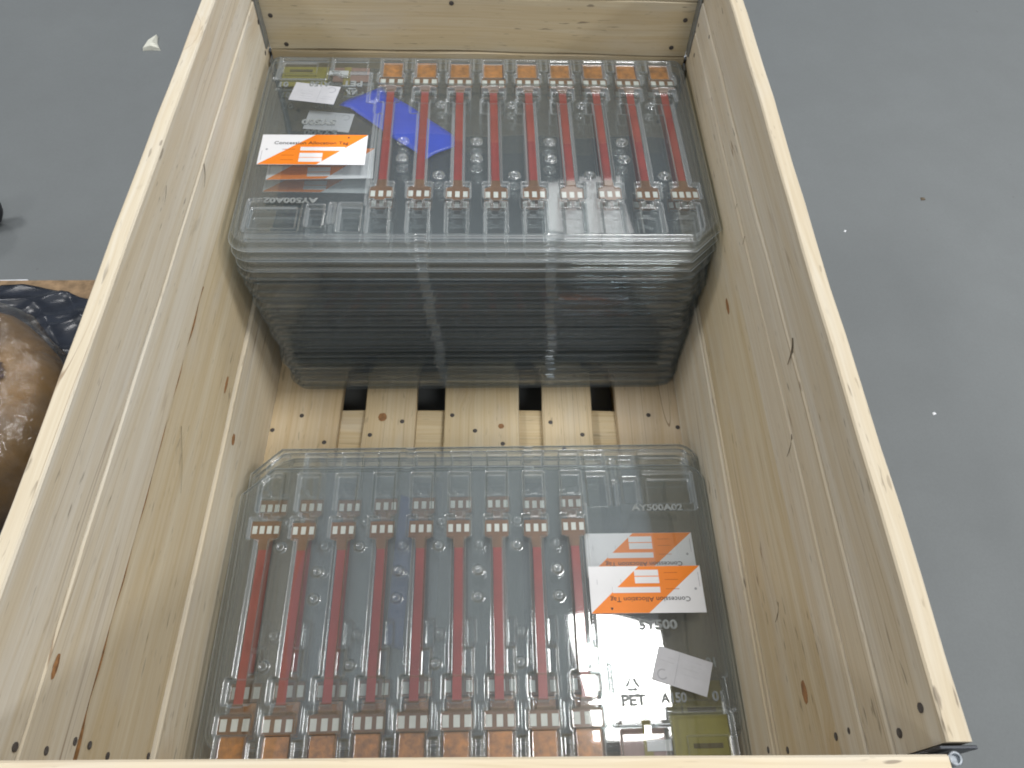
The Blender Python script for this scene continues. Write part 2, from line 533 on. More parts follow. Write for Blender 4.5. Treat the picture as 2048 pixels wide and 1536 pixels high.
# hinges: steel plates wrapping the board ends with a pin barrel
for k, c in enumerate(collars):
    z0, z1 = ((0.015, 0.18), (0.21, 0.38), (0.405, 0.590))[k]
    for s in (-1, 1):
        for yy, sy in ((-0.0035, -1), (1.1872, 1)):
            h = link("hinge_plate", box_me("hinge_plate", 0.030, 0.0028, z1 - z0, 0.0006), M_STEELD, loc=(s * 0.3895, yy, (z0+z1)/2 + 0.0005))
            put(h, c)
            b = link("hinge_barrel", lathe_me("hinge_barrel", [(0.0030, 0), (0.0055, 0.0005), (0.0055, z1-z0-0.0005), (0.0048, z1-z0), (0.0036, z1-z0-0.0004), (0.0034, z1-z0-0.004), (0.0008, z1-z0-0.004)], 16), M_STEEL,
                     loc=(s * 0.3845, yy + sy * 0.0078, z0 + 0.0007))
            put(b, c)
            if sy > 0:   # inner leaf of the far hinges shows in the corner
                f = link("hinge_leaf", box_me("hinge_leaf", 0.0022, 0.020, z1 - z0, 0.0005), M_STEEL, loc=(s * 0.3768, 1.1680, (z0+z1)/2))
                put(f, c)
for (y, z) in [(0.029, 0.569), (0.017, 0.523), (0.018, 0.475), (0.034, 0.425)]:
    nail_x(collars[2], 0.3792, y, z)
nail_x(collars[1], 0.382, 0.035, 0.384)
nail_x(collars[1], 0.382, 0.042, 0.237)
nail_x(collars[0], 0.378, 0.050, 0.180)
for (y, z) in [(0.026, 0.560), (0.013, 0.502), (0.017, 0.450), (0.032, 0.401)]:
    nail_x(collars[2], -0.3790, y, z)
for (y, z) in [(0.034, 0.362), (0.030, 0.315), (0.044, 0.206)]:
    nail_x(collars[1], -0.382, y, z)
for (y, z) in [(1.156, 0.457), (1.151, 0.402), (1.158, 0.52)]:
    nail_x(collars[2], -0.3790, y, z)
for (y, z) in [(1.148, 0.473), (1.070, 0.501), (1.130, 0.428)]:
    nail_x(collars[2], 0.3790, y, z)
for (x, z) in [(-0.362, 0.456), (-0.346, 0.402), (0.362, 0.463), (0.348, 0.410), (-0.355, 0.545), (0.355, 0.545), (-0.047, 0.485)]:
    nail_y(collars[2], x, 1.1786, z)
M_KNOT = plain("pine_knot", (0.30, 0.15, 0.06), 0.6, var=0.35, scale=120)
def knot(c, x, y, z, ry, rz, face, a=0.0):
    n = 18
    vs = [(0, 0, 0.0005)] + [(rz * math.cos(2*math.pi*i/n) * (1 + 0.08*math.sin(3*i)), ry * math.sin(2*math.pi*i/n) * (1 + 0.06*math.cos(2*i)), 0.0) for i in range(n)]
    fs = [(0, 1+i, 1+(i+1) % n) for i in range(n)]
    rot = {"R": (a, -math.pi/2, 0), "L": (a, math.pi/2, 0), "U": (0, 0, a)}[face]
    put(link("knot", me_from("knot", vs, fs), M_KNOT, loc=(x, y, z), rot=rot), c)
knot(collars[1], 0.3820, 0.090, 0.325, 0.013, 0.0075, "R")
knot(collars[1], 0.3820, 0.640, 0.335, 0.015, 0.0055, "R")
knot(collars[2], -0.3785, 0.085, 0.478, 0.012, 0.0045, "L")
knot(collars[1], -0.3822, 0.560, 0.230, 0.016, 0.0045, "L")
knot(collars[0], -0.3778, 0.500, 0.165, 0.010, 0.007, "L")
knot(pallet, -0.175, 0.640, 0.0006, 0.009, 0.008, "U")
knot(pallet, 0.045, 0.622, 0.0006, 0.0055, 0.0055, "U")
# bark sliver along the left seam, splinters standing out of the boards
bark_v, bark_f = [], []
NB = 60
for i in range(NB + 1):
    y = 0.0 + 0.62 * i / NB
    w = 0.0034 + 0.0050 * max(0, math.sin(y * 23 + 1) + 0.6 * math.sin(y * 61)) * (1 - 0.6 * y / 0.62)
    d = 0.0012 + 0.0008 * math.sin(y * 71)
    bark_v += [(-0.3826, y, 0.3922 + 0.001), (-0.3814 + d * 0.5, y, 0.3922 + 0.0), (-0.3812 + d, y, 0.3922 - w * 0.5), (-0.3826, y, 0.3922 - w)]
for i in range(NB):
    for j in range(3):
        a = i*4+j
        bark_f.append((a, a+1, a+5, a+4))
bk = link("bark_edge", me_from("bark_edge", bark_v, bark_f), M_BARK)
put(bk, collars[1])
def splinter(c, p, d, w=0.0011):
    d = Vector(d)
    n = 6
    vs, fs = [], []
    for i in range(n + 1):
        f = i / n
        p0 = Vector((0, 0, 0)) + d * f + Vector((0.0015 * math.sin(f * 3.1), 0, 0.001 * math.sin(f * 5)))
        r = w * (1 - 0.8 * abs(f - 0.35))
        vs += [p0 + Vector((0, r, 0)), p0 + Vector((r * 0.7, 0, r)), p0 + Vector((0, -r, 0))]
    for i in range(n):
        for j in range(3):
            a, b = i*3+j, i*3+(j+1) % 3
            fs.append((a, b, b+3, a+3))
    put(link("splinter", me_from("splinter", vs, fs), M_SPLINT, loc=p), c)
splinter(collars[2], (-0.3785, 0.760, 0.490), (0.004, -0.035, -0.010), 0.0016)
splinter(collars[2], (-0.3785, 0.640, 0.560), (0.002, -0.030, -0.004))
splinter(collars[1], (-0.3815, 0.42, 0.345), (0.001, -0.075, -0.045), 0.0009)
splinter(collars[2], (0.3785, 0.445, 0.516), (-0.004, -0.024, -0.018), 0.0017)
splinter(collars[2], (0.3780, 0.350, 0.455), (-0.002, -0.018, -0.020), 0.0009)
splinter(collars[2], (0.3785, 0.68, 0.470), (-0.002, -0.020, -0.022), 0.0008)
splinter(collars[2], (0.3785, 0.74, 0.470), (-0.002, -0.014, -0.018), 0.0008)
splinter(collars[1], (0.3815, 0.20, 0.300), (-0.002, -0.020, -0.014), 0.0009)

# ------------------------------------------------------------------ thermoformed tray mesh (local mm, near-stack orientation)
A, B = 375.0, 232.0
NF = 9
UC = [-325.0 + 59.6 * i for i in range(NF)]

def sstep(x):
    x = np.clip(x, 0, 1)
    return x * x * (3 - 2 * x)

def tray_height(U, V, plain=False):
    H = np.zeros_like(U)
    V0 = V
    V = V / 1.02          # features spaced a little wider than laid out
    def pocket(u0, u1, v0, v1, depth, wall=3.0, r=4.0):
        nonlocal H
        cu, cv, hu, hv = (u0+u1)/2, (v0+v1)/2, (u1-u0)/2, (v1-v0)/2
        qx, qy = np.abs(U-cu)-hu+r, np.abs(V-cv)-hv+r
        d = np.hypot(np.maximum(qx, 0), np.maximum(qy, 0)) + np.minimum(np.maximum(qx, qy), 0) - r
        H = np.minimum(H, -depth * sstep(-d / wall))
    def bump(u, v, r, h):
        nonlocal H
        d = np.hypot(U-u, V-v) / r
        H = H + h * sstep((1 - d) / 0.5)
    def groove(pts, w, depth):
        nonlocal H
        D = np.full_like(U, 1e9)
        for (a, b), (c, d) in zip(pts[:-1], pts[1:]):
            dx, dy = c-a, d-b
            t = np.clip(((U-a)*dx + (V-b)*dy) / (dx*dx+dy*dy), 0, 1)
            D = np.minimum(D, np.hypot(U-a-t*dx, V-b-t*dy))
        H = np.minimum(H, -depth * sstep((w - D) / (w * 0.6)))
    domes = []
    for i, u in enumerate(UC):
        pocket(u-10.5, u+10.5, -135, 104, 7, 2.6, 3)
        pocket(u-(24 if i == 0 else 21), u+(24 if i == 0 else 20), 100, 136, 7, 2.6, 3)
        pocket(u-18, u+18, 143, 209, 9, 3.5, 4)
        pocket(u-9, u+9, 130, 150, 5, 3, 3)
        pocket(u-20, u+21, -133, -96, 9, 3, 5)
        pocket(u+8, u+24, -100, -62, 4.5, 2.6, 3)
        pocket(u-24, u+24, -170, -142, 7, 2.6, 4)
        pocket(u-20, u+20, -216, -166, 12, 3, 4)
        if i < NF - 1:
            m = u + 29.8
            pocket(m-6.5, m+6.5, -214, -176, 3, 2.5, 2)
            for v in ((86, -84) if i % 2 == 0 else (48, 8)):
                domes.append((m, v))
    pocket(264, 350, -216, -152, 10, 3, 4)
    pocket(284, 346, -210, -178, 12, 2.5, 3)
    pocket(194, 258, -216, -172, 10, 3, 4)
    pocket(224, 242, -216, -162, 10, 3, 4)
    groove([(170, 150), (170, -88), (187, -92), (187, -166), (226, -166), (226, -158), (240, -158), (240, -166), (262, -166), (262, -150), (352, -150)], 3.2, 3.5)
    pocket(176, 212, 146, 206, 9, 3, 3)
    pocket(216, 226, 146, 190, 6, 3, 3)
    pocket(232, 260, 150, 196, 8, 3, 3)
    pocket(266, 350, 138, 206, 5, 3, 5)
    pocket(272, 346, 150, 196, 7, 3, 5)
    for (du_, dv_) in domes:
        bump(du_, dv_, 9.5, 4.2)
        bump(du_, dv_, 5.5, -1.9)
    if plain:
        H = np.zeros_like(U)
    # soft warp of the thin sheet
    H = H + 0.42*np.sin(U/61+0.4)*np.cos(V/47) + 0.10*np.sin(U/27+V/35)
    V = V0
    # perimeter: wall, step and flange
    ch = 46.0
    e = np.minimum(A-np.abs(U), B-np.abs(V))
    def corner(su, sv, r):
        qu, qv = su*U-(A-r), sv*V-(B-r)
        d = np.where((qu > 0) & (qv > 0), r-np.hypot(qu, qv), 1e9)
        return d
    for su, sv, r in ((1, 1, 34), (1, -1, 24), (-1, -1, 24)):
        e = np.minimum(e, corner(su, sv, r))
    ribs = np.zeros_like(U)
    for ru in (-112.0, 86.0):
        ribs = np.maximum(ribs, sstep((9-np.abs(U-ru))/4) * (V > 0))
    e = np.where(e > 1.5, e - 1.6*ribs*(e < 20), e)
    e = np.minimum(e, ((A+U)+(B-V)-ch)/math.sqrt(2))
    prof = np.interp(e, [-5, 0, 4.5, 8.5, 9.5, 13.5, 15.5, 18], [-20, -20, -19.6, -5.4, -5.0, -4.8, -0.8, 0])
    H = H * sstep((e-12)/6) + prof
    return H, e, ribs * (e < 20)

def build_tray(plain=False):
    du = 6.0 if plain else 1.25
    nu, nv = int(round(2*A/du)), int(round(2*B/du))
    us = np.linspace(-A, A, nu+1); vs = np.linspace(-B, B, nv+1)
    if plain:
        rim = np.array([0, 4.5, 8.5, 9.5, 13.5, 15.5, 18, 24])
        us = np.concatenate([-A+rim, sorted(list(np.linspace(-A+34, A-34, 24)) + [c+d for c in (-300, -112, 86, 290) for d in (-10, -6, 6, 10)]), A-rim[::-1]]); nu = len(us)-1
        vs = np.concatenate([-B+rim, np.linspace(-B+34, B-34, 16), B-rim[::-1]]); nv = len(vs)-1
    U, V = np.meshgrid(us, vs)
    # pull grid points outside the rounded or cut corners onto the outline
    for su, sv, r in ((1, 1, 34), (1, -1, 24), (-1, -1, 24)):
        qu, qv = su*U-(A-r), sv*V-(B-r)
        d = np.hypot(qu, qv)
        m = (qu > 0) & (qv > 0) & (d > r)
        f = np.where(m, r/np.maximum(d, 1e-6), 1)
        U = np.where(m, su*((A-r)+qu*f), U); V = np.where(m, sv*((B-r)+qv*f), V)
    s = ((A+U)+(B-V)-46.0)
    m = s < 0
    U = np.where(m, U-s/2, U); V = np.where(m, V+s/2, V)
    H, e, ribs = tray_height(U, V, plain)
    co = np.stack([U, V, H], -1).reshape(-1, 3) / 1000.0
    idx = np.arange((nu+1)*(nv+1)).reshape(nv+1, nu+1)
    q = np.stack([idx[:-1, :-1], idx[:-1, 1:], idx[1:, 1:], idx[1:, :-1]], -1).reshape(-1, 4)
    # drop collapsed cells
    P = co[q]
    ar = np.abs(np.cross(P[:, 2]-P[:, 0], P[:, 3]-P[:, 1])[:, 2])
    q = q[ar > 1e-9]
    # sharp bends and the trimmed rim of the sheet scatter a little light
    if plain:
        bend = np.clip(1.0 - np.abs(e-0.5)/2.5, 0, 1) + 0.5*np.clip(1.0 - np.abs(e-9)/2, 0, 1)
        bend = bend * 0.55
    else:
        lap = (H[2:, 1:-1]+H[:-2, 1:-1]+H[1:-1, 2:]+H[1:-1, :-2]-4*H[1:-1, 1:-1])
        bend = np.zeros_like(H); bend[1:-1, 1:-1] = np.clip((np.abs(lap)-0.18)/1.5, 0, 0.6)
        bend = np.maximum(bend, np.clip(1.0 - np.abs(e-0.5)/2.0, 0, 1))
    bend = np.clip(np.maximum(bend, 0.35*ribs), 0, 1)
    me = bpy.data.meshes.new("plastic_tray")
    me.vertices.add(len(co)); me.vertices.foreach_set("co", co.ravel())
    me.loops.add(q.size); me.loops.foreach_set("vertex_index", q.ravel().astype(np.int32))
    me.polygons.add(len(q))
    me.polygons.foreach_set("loop_start", (np.arange(len(q))*4).astype(np.int32))
    me.polygons.foreach_set("loop_total", np.full(len(q), 4, np.int32))
    me.update()
    me.attributes.new("bend", "FLOAT", "POINT").data.foreach_set("value", bend.ravel().astype(np.float32))
    me.polygons.foreach_set("use_smooth", [not plain]*len(me.polygons))
    me.materials.append(M_PET)
    return me

TRAY = build_tray()
TRAY_PLAIN = build_tray(True)
TRAY_DARK = TRAY_PLAIN.copy()
TRAY_DARK.materials.clear()
TRAY_DARK.materials.append(M_PET_DARK)

# raised letters of the mould
def recycle_mark():
    bm_v, bm_f = [], []
    def tri(pts):
        n = len(bm_v)
        k = len(pts)
        bm_v.extend([(x, y, -0.0006) for x, y in pts] + [(x, y, 0.0006) for x, y in pts])
        bm_f.append(tuple(range(n, n+k))[::-1]); bm_f.append(tuple(range(n+k, n+2*k)))
        for i in range(k):
            bm_f.append((n+i, n+(i+1) % k, n+k+(i+1) % k, n+k+i))
    R = 0.0125
    for j in range(3):
        a0 = math.pi/2 + j*2*math.pi/3
        p = Vector((R*math.cos(a0), R*math.sin(a0))); q = Vector((R*math.cos(a0+2*math.pi/3), R*math.sin(a0+2*math.pi/3)))
        d = (q-p); nn = Vector((-d.y, d.x)).normalized()
        a, b = p+d*0.16, p+d*0.62
        w = 0.0013
        tri([tuple(a-nn*w), tuple(b-nn*w), tuple(b-nn*w*2.3), tuple(p+d*0.86), tuple(b+nn*w*2.3), tuple(b+nn*w), tuple(a+nn*w)])
    return me_from("recycling_mark", bm_v, bm_f)

LET = [("lettering", text_me("PET", 0.034, 0.015, 0.0006, 0.0004), (0.2165, -0.139)),
       ("lettering", text_me("A150", 0.036, 0.014, 0.0006, 0.0004), (0.272, -0.137)),
       ("lettering", text_me("01", 0.015, 0.014, 0.0006, 0.0004), (0.333, -0.136)),
       ("lettering", text_me("5Y500", 0.056, 0.014, 0.0006, 0.0004), (0.263, -0.037)),
       ("lettering", text_me("AY500A02", 0.082, 0.011, 0.0006, 0.0004), (0.285, 0.146)),
       ("lettering", text_me("01", 0.0085, 0.0062, 0.0005, 0.0003), (0.2165, -0.118)),
       ("recycling_mark", recycle_mark(), (0.2165, -0.119))]
M_FROST = plain("frosted_letters", (0.25, 0.27, 0.27), 0.6, var=0.25, scale=200)
for _, me, _ in LET:
    me.materials.append(M_FROST)

def rotz(a):
    return Matrix.Rotation(a, 4, "Z")

trays = {}
def add_tray(stack, k, n, x, y, z, rz, letters=False):
    mw = Matrix.Translation((x, y, z)) @ rotz(rz)
    if k > 2:
        mw = mw @ Matrix.Rotation(random.uniform(-.004, .004), 4, "X") @ Matrix.Rotation(random.uniform(-.003, .003), 4, "Y")
    o = link("plastic_tray", TRAY if k < 3 else (TRAY_DARK if stack == "far" else TRAY_PLAIN), mw=mw)
    where = "tall far stack" if stack == "far" else "low near stack"
    if k == 0:
        lab = "uppermost clear plastic tray of the " + where + ", full of red strips"
    elif k == n - 1:
        lab = "bottom clear plastic tray of the " + where + ", resting on the pallet"
    else:
        lab = ORD[k] + " clear plastic tray from the top of the " + where
    tag(o, lab, "tray", "trays in the " + where)
    if letters:
        for nm, me, (u, v) in LET:
            if v > 0.1 and k > 0:
                continue
            link(nm, me, parent=o, loc=(u, v, 0.0008))
    trays[(stack, k)] = mw
    return mw

NEAR_RZ, FAR_RZ = math.radians(0.9), math.pi + math.radians(0.9)
near = [(0.006, 0.257, 0.118, NEAR_RZ), (0.008, 0.305, 0.098, NEAR_RZ + 0.004)]
zz = 0.0835
while zz > 0.021:
    near.append((0.006 + random.uniform(-.003, .003), 0.303 + random.uniform(-.006, .004), zz, NEAR_RZ + random.uniform(-.004, .004)))
    zz -= 0.0145
far = [(0.002, 0.934, 0.400, FAR_RZ), (0.001, 0.933, 0.379, FAR_RZ - 0.002), (0.002, 0.932, 0.358, FAR_RZ + 0.001)]
zz = 0.344
while zz > 0.021:
    far.append((0.003 + 0.022*(0.36-zz)/0.36 + random.uniform(-.0035, .0035), 0.930 + random.uniform(-.003, .003), zz, FAR_RZ + random.uniform(-.004, .004)))
    zz -= 0.0150
for k, (x, y, z, r) in enumerate(near):
    add_tray("near", k, len(near), x, y, z, r, k < 2)
for k, (x, y, z, r) in enumerate(far):
    add_tray("far", k, len(far), x, y, z, r, k < 3)

# ------------------------------------------------------------------ flexible circuits lying in the trays
FX = {}
FX["strip"] = box_me("strip", 0.0128, 0.224, 0.0006, 0.0001); FX["strip"].materials.append(M_RED)
FX["end_plate"] = poly_prism("end_plate", [(-.007, .086), (.007, .086), (.0085, .100), (.018, .104), (.0185, .130), (-.0185, .130), (-.019, .104), (-.0085, .100)], -0.0002, 0.0005)
FX["end_plate_wide"] = poly_prism("end_plate", [(-.007, .086), (.007, .086), (.0085, .098), (.022, .106), (.0225, .131), (-.0225, .131), (-.022, .106), (-.0085, .098)], -0.0002, 0.0005)
FX["pad_bar"] = poly_prism("pad_bar", [(-.0075, -.130), (.0075, -.130), (.0095, -.142), (.0215, -.144), (.022, -.168), (-.022, -.168), (-.0215, -.144), (-.0095, -.142)], -0.0002, 0.0005)
FX["head"] = poly_prism("head", [(-.0165, -.1685), (.0165, -.1685), (.0175, -.174), (.0172, -.214), (-.0172, -.214), (-.0175, -.174)], -0.0046, -0.0030)
FX["head_edge"] = box_me("head_edge", 0.0020, 0.044, 0.004, 0.0003)
for k in ("end_plate", "end_plate_wide", "pad_bar"):
    FX[k].materials.append(M_BROWN)
FX["head"].materials.append(M_ORANGE); FX["head_edge"].materials.append(M_DARKB)
PADS = box_me("contact_pad", 0.0072, 0.0125, 0.0006, 0.0002); PADS.materials.append(M_PAD)
PADL = box_me("contact_pad", 0.0088, 0.0155, 0.0006, 0.0002); PADL.materials.append(M_PAD)

def add_flex(stack, k, i):
    mw = trays[(stack, k)]
    r = random.Random(i * 31 + k * 7 + (3 if stack == "far" else 0))
    m = mw @ Matrix.Translation((UC[i]/1000 + r.uniform(-.0010, .0010), r.uniform(-.0015, .0015), -0.0098)) @ rotz(r.uniform(-.004, .004))
    e = empty("flexible_circuit", mw=m)
    n = i + 1 if stack == "near" else NF - i
    side = ORD[n - 1] if n <= 5 else None
    pos = (ORD[n - 1] + " from left") if n < 9 else "rightmost"
    if n == 1:
        pos = "leftmost"
    lay = {0: "top tray", 1: "second tray down", 2: "third tray down"}[k]
    tag(e, "red strip circuit with amber head, %s in %s of %s stack" % (pos, lay, stack), "flexible circuit", "red circuits in the %s stack, %s" % (stack, lay))
    e.scale = (1.0, 1.02, 1.0)
    def part(nm, me, loc=(0, 0, 0), par=None):
        o = bpy.data.objects.new(nm, me); col.objects.link(o); o.parent = par or e; o.location = loc
        return o
    part("strip", FX["strip"], (0, -0.019, 0))
    plate = part("end_plate", FX["end_plate_wide" if i == 0 else "end_plate"])
    bar = part("pad_bar", FX["pad_bar"])
    head = part("head", FX["head"])
    for s in (-1, 1):
        part("head_edge", FX["head_edge"], (s * 0.0186, -0.192, -0.003), head)
    xs = (-0.0165, -0.0055, 0.0055, 0.0165) if i == 0 else (-0.0125, 0.0, 0.0125)
    for x in xs:
        part("contact_pad", PADS, (x, 0.1175, 0.0006), plate)
    for x in (-0.0150, 0.0, 0.0150):
        part("contact_pad", PADL, (x, -0.1560, 0.0006), bar)

for stack in ("near", "far"):
    for k in (0, 1):
        for i in range(NF):
            add_flex(stack, k, i)

# yellow boards at the tray corner
def add_board(stack, k):
    mw = trays[(stack, k)]
    e = empty("yellow_circuit_board", mw=mw @ Matrix.Translation((0.307, -0.184, -0.0180)))
    tag(e, "olive yellow board in the corner of the %s tray of the %s stack" % (ORD[k] if k else "top", "near" if stack == "near" else "far"), "circuit board", "yellow boards in tray corners")
    def part(nm, me, mat, loc):
        if len(me.materials) == 0: me.materials.append(mat)
        o = bpy.data.objects.new(nm, me); col.objects.link(o); o.parent = e; o.location = loc
    part("board_body", box_me("board_body", 0.080, 0.056, 0.0012, 0.0002), M_YELL, (0, 0, 0))
    part("raised_block", box_me("raised_block", 0.056, 0.024, 0.0030, 0.0006), M_YELL, (0.007, -0.012, 0.0020))
    part("connector", box_me("connector", 0.040, 0.0060, 0.0015, 0.0002), plain("olive_connector", (0.13, 0.11, 0.05)), (0.007, -0.012, 0.0040))
    part("tail", box_me("tail", 0.063, 0.040, 0.0010, 0.0002), M_PINKB, (-0.081, -0.008, -0.001))
    part("tail_band", box_me("tail_band", 0.012, 0.050, 0.0012, 0.0002), plain("khaki_band", (0.33, 0.27, 0.06)), (-0.074, -0.003, 0.0002))
    part("white_sticker", box_me("white_sticker", 0.034, 0.014, 0.0004, 0.0001), M_WHITE, (-0.059, -0.010, 0.0012))
for s in ("near", "far"):
    for k in (0, 1):
        add_board(s, k)

# ------------------------------------------------------------------ concession tags
TW, TH = 0.169, 0.071
def P(t, s):
    return ((t - 0.5) * TW, (s - 0.5) * TH)
TAGM = {}
TAGM["card"] = box_me("card", TW, TH, 0.0006, 0.0001); TAGM["card"].materials.append(M_WHITE)
TAGM["orange_band"] = poly_prism("orange_band", [P(0.005, 0.005), P(0.55, 0.005), P(0.995, 0.98), P(0.995, 0.995), P(0.50, 0.995)], 0.0003, 0.00055)
TAGM["orange_band"].materials.append(M_TAGOR)
TAGM["entry_box"] = poly_prism("entry_box", [P(.38, .455), P(.80, .455), P(.80, .575), P(.38, .575)], 0.0005, 0.0008)
TAGM["entry_box_a"] = poly_prism("entry_box", [P(.38, .235), P(.595, .235), P(.595, .375), P(.38, .375)], 0.0005, 0.0008)
TAGM["entry_box_b"] = poly_prism("entry_box", [P(.38, .085), P(.595, .085), P(.595, .215), P(.38, .215)], 0.0005, 0.0008)
for k in ("entry_box", "entry_box_a", "entry_box_b"):
    TAGM[k].materials.append(M_WHITE)
tm = text_me("Concession Allocation Tag", TW * 0.70, 0.0093, 0.00012)
tm.materials.append(M_INK); TAGM["text"] = tm
TAGM["hole"] = lathe_me("punch_mark", [(0.0019, 0), (0.0019, 0.0003)], 14); TAGM["hole"].materials.append(M_INKG)
TAGM["margin_line"] = box_me("margin_line", 0.0007, 0.022, 0.0002); TAGM["margin_line"].materials.append(M_INKG)
TAGM["logo_mark"] = poly_prism("logo_mark", [(-.002, -.0015), (.002, -.0015), (.0005, .002), (-.0008, .002)], 0, 0.0002); TAGM["logo_mark"].materials.append(M_INK)
TAGM["outline"] = box_me("rule_line", 0.0005, 0.0075, 0.0002); TAGM["outline"].materials.append(M_INKG)
TAGM["caption"] = box_me("rule_line", 0.020, 0.0007, 0.0002); TAGM["caption"].materials.append(M_INKO)

def add_tag(stack, k, u, v, rot, label, dz=0.0013):
    e = empty("paper_tag", mw=trays[(stack, k)] @ Matrix.Translation((u/1000, v/1000, dz)) @ rotz(math.pi + rot))
    tag(e, label, "tag", "orange and white tags on the trays")
    def part(nm, me, loc=(0, 0, 0)):
        o = bpy.data.objects.new(nm, me); col.objects.link(o); o.parent = e; o.location = loc
    part("card", TAGM["card"]); part("orange_band", TAGM["orange_band"])
    for b in ("entry_box", "entry_box_a", "entry_box_b"):
        part("entry_box", TAGM[b])
    part("lettering", TAGM["text"], P(0.475, 0.70) + (0.00072,))
    part("punch_mark", TAGM["hole"], P(0.065, 0.50) + (0.0003,))
    part("margin_line", TAGM["margin_line"], P(0.025, 0.30) + (0.0004,))
    part("logo_mark", TAGM["logo_mark"], P(0.82, 0.90) + (0.00056,))
    part("rule_line", TAGM["outline"], P(0.80, 0.50) + (0.0004,))
    part("rule_line", TAGM["outline"], P(0.72, 0.34) + (0.0004,))
    part("rule_line", TAGM["outline"], P(0.93, 0.34) + (0.0004,))
    for s in (0.50, 0.30, 0.15):
        part("rule_line", TAGM["caption"], P(0.27, s) + (0.00062,))

add_tag("near", 0, 252.5, 15, -0.004, "upside-down orange and white tag lying uncovered on the near tray")
add_tag("near", 1, 251, 27, -0.004, "upside-down orange and white tag seen through plastic, behind the near tray's uncovered tag")
add_tag("far", 0, 264, 31, 0.0, "upright orange and white tag lying uncovered on the far tray")
add_tag("far", 1, 253, 40, 0.03, "orange and white tag one layer under the far tray's uncovered tag")
add_tag("far", 2, 262, 46, -0.02, "dimmest orange and white tag, two layers under the far tray's uncovered tag")

# ------------------------------------------------------------------ small white routing cards
CWD, CHT = 0.078, 0.048
CM = {}
CM["card"] = box_me("card", CWD, CHT, 0.0005, 0.0001); CM["card"].materials.append(plain("grey_white_card", (0.56, 0.57, 0.61), 0.55, var=0.05, scale=60))
ring_v, ring_f = [], []
NR = 26
for i in range(NR + 1):
    a = math.radians(70 + 270 * i / NR)
    for r in (0.0058, 0.0074):
        for z in (0.0002, 0.00045):
            ring_v.append((r*math.cos(a), r*math.sin(a), z))
for i in range(NR):
    a = i*4
    ring_f += [(a+1, a+3, a+7, a+5), (a, a+1, a+5, a+4), (a+2, a+6, a+7, a+3)]
CM["emblem"] = me_from("emblem", ring_v, ring_f); CM["emblem"].materials.append(M_INKG)
CM["fold"] = box_me("fold_line", 0.0005, CHT*0.94, 0.0002); CM["fold"].materials.append(M_INKG)
M_INKL = plain("pale_ink", (0.52, 0.53, 0.57), 0.6)
CM["rule"] = box_me("rule_line", 0.022, 0.0009, 0.0002); CM["rule"].materials.append(M_INKL)
def add_card(stack, k, u, v, rot, label, dz=0.0012):
    e = empty("printed_card", mw=trays[(stack, k)] @ Matrix.Translation((u/1000, v/1000, dz)) @ rotz(rot))
    tag(e, label, "card", "small printed cards on the trays")
    def part(nm, me, loc=(0, 0, 0), r=0):
        o = bpy.data.objects.new(nm, me); col.objects.link(o); o.parent = e; o.location = loc; o.rotation_euler = (0, 0, r)
    part("card", CM["card"])
    part("emblem", CM["emblem"], (-0.026, -0.013, 0))
    part("fold_line", CM["fold"], (-0.008, 0, 0.0003))
    for j, (x, y) in enumerate([(0.014, 0.016), (0.014, 0.010), (0.012, 0.004), (0.014, -0.004), (-0.024, 0.012), (-0.024, 0.006)]):
        part("rule_line", CM["rule"], (x, y, 0.0003))
add_card("near", 0, 289, -102, -0.33, "small pale printed card lying tilted on the near tray below the tag")
add_card("far", 0, 278, -112, -0.16, "bright white printed card lying on the far tray behind the tag")
add_card("far", 1, 252, -66, -0.12, "dim printed card under plastic in the far stack beside the blue bag")

# ------------------------------------------------------------------ blue plastic pieces between the trays
def bag_me(name, L, W, fold=0.003, n=24, mm=8):
    vs, fs = [], []
    for side in (0, 1):
        for i in range(n+1):
            for j in range(mm+1):
                x, y = -L/2+L*i/n, -W/2+W*j/mm
                w = 1.0 if i > 2 else 1.0 + 0.25 * (2-i)/2
                z = 0.0009*math.sin(x*70)*math.cos(y*90) + 0.0011*math.sin(x*33+y*50) + (fold * math.exp(-((y-W*0.18)/0.006)**2))*0.6
                t = 0.0008 * (1 - (2*j/mm-1)**2) + 0.0002
                vs.append((x + 0.006*math.sin(y*60), y*w, z + (t if side else -t)))
    st = (n+1)*(mm+1)
    for i in range(n):
        for j in range(mm):
            a = i*(mm+1)+j
            fs.append((a+st, a+mm+1+st, a+mm+2+st, a+1+st)); fs.append((a, a+1, a+mm+2, a+mm+1))
    edge = [i*(mm+1) for i in range(n+1)]
    for a, b in zip(edge[:-1], edge[1:]):
        fs.append((a, b, b+st, a+st)); fs.append((a+mm, a+mm+st, b+mm+st, b+mm))
    for j in range(mm):
        a = j; b = n*(mm+1)+j
        fs.append((a, a+st, a+1+st, a+1)); fs.append((b, b+1, b+1+st, b+st))
    return me_from(name, vs, fs, True)
bb = link("blue_plastic_bag", bag_me("blue_plastic_bag", 0.205, 0.074), M_BLUE, loc=(-0.128, 0.992, 0.3842), rot=(0, 0, math.atan2(-0.146, 0.157)))
tag(bb, "flat bright blue plastic bag lying slantwise under the far top tray", "plastic bag")
b2 = link("blue_plastic_strip", bag_me("blue_plastic_strip", 0.24, 0.026, 0.001), plain("navy_plastic", (0.010, 0.055, 0.26), 0.4), loc=(-0.112, 0.325, 0.0722), rot=(0, 0, math.pi/2 - 0.03))
tag(b2, "narrow dark blue strip deep under the near trays between red strips", "plastic strip")

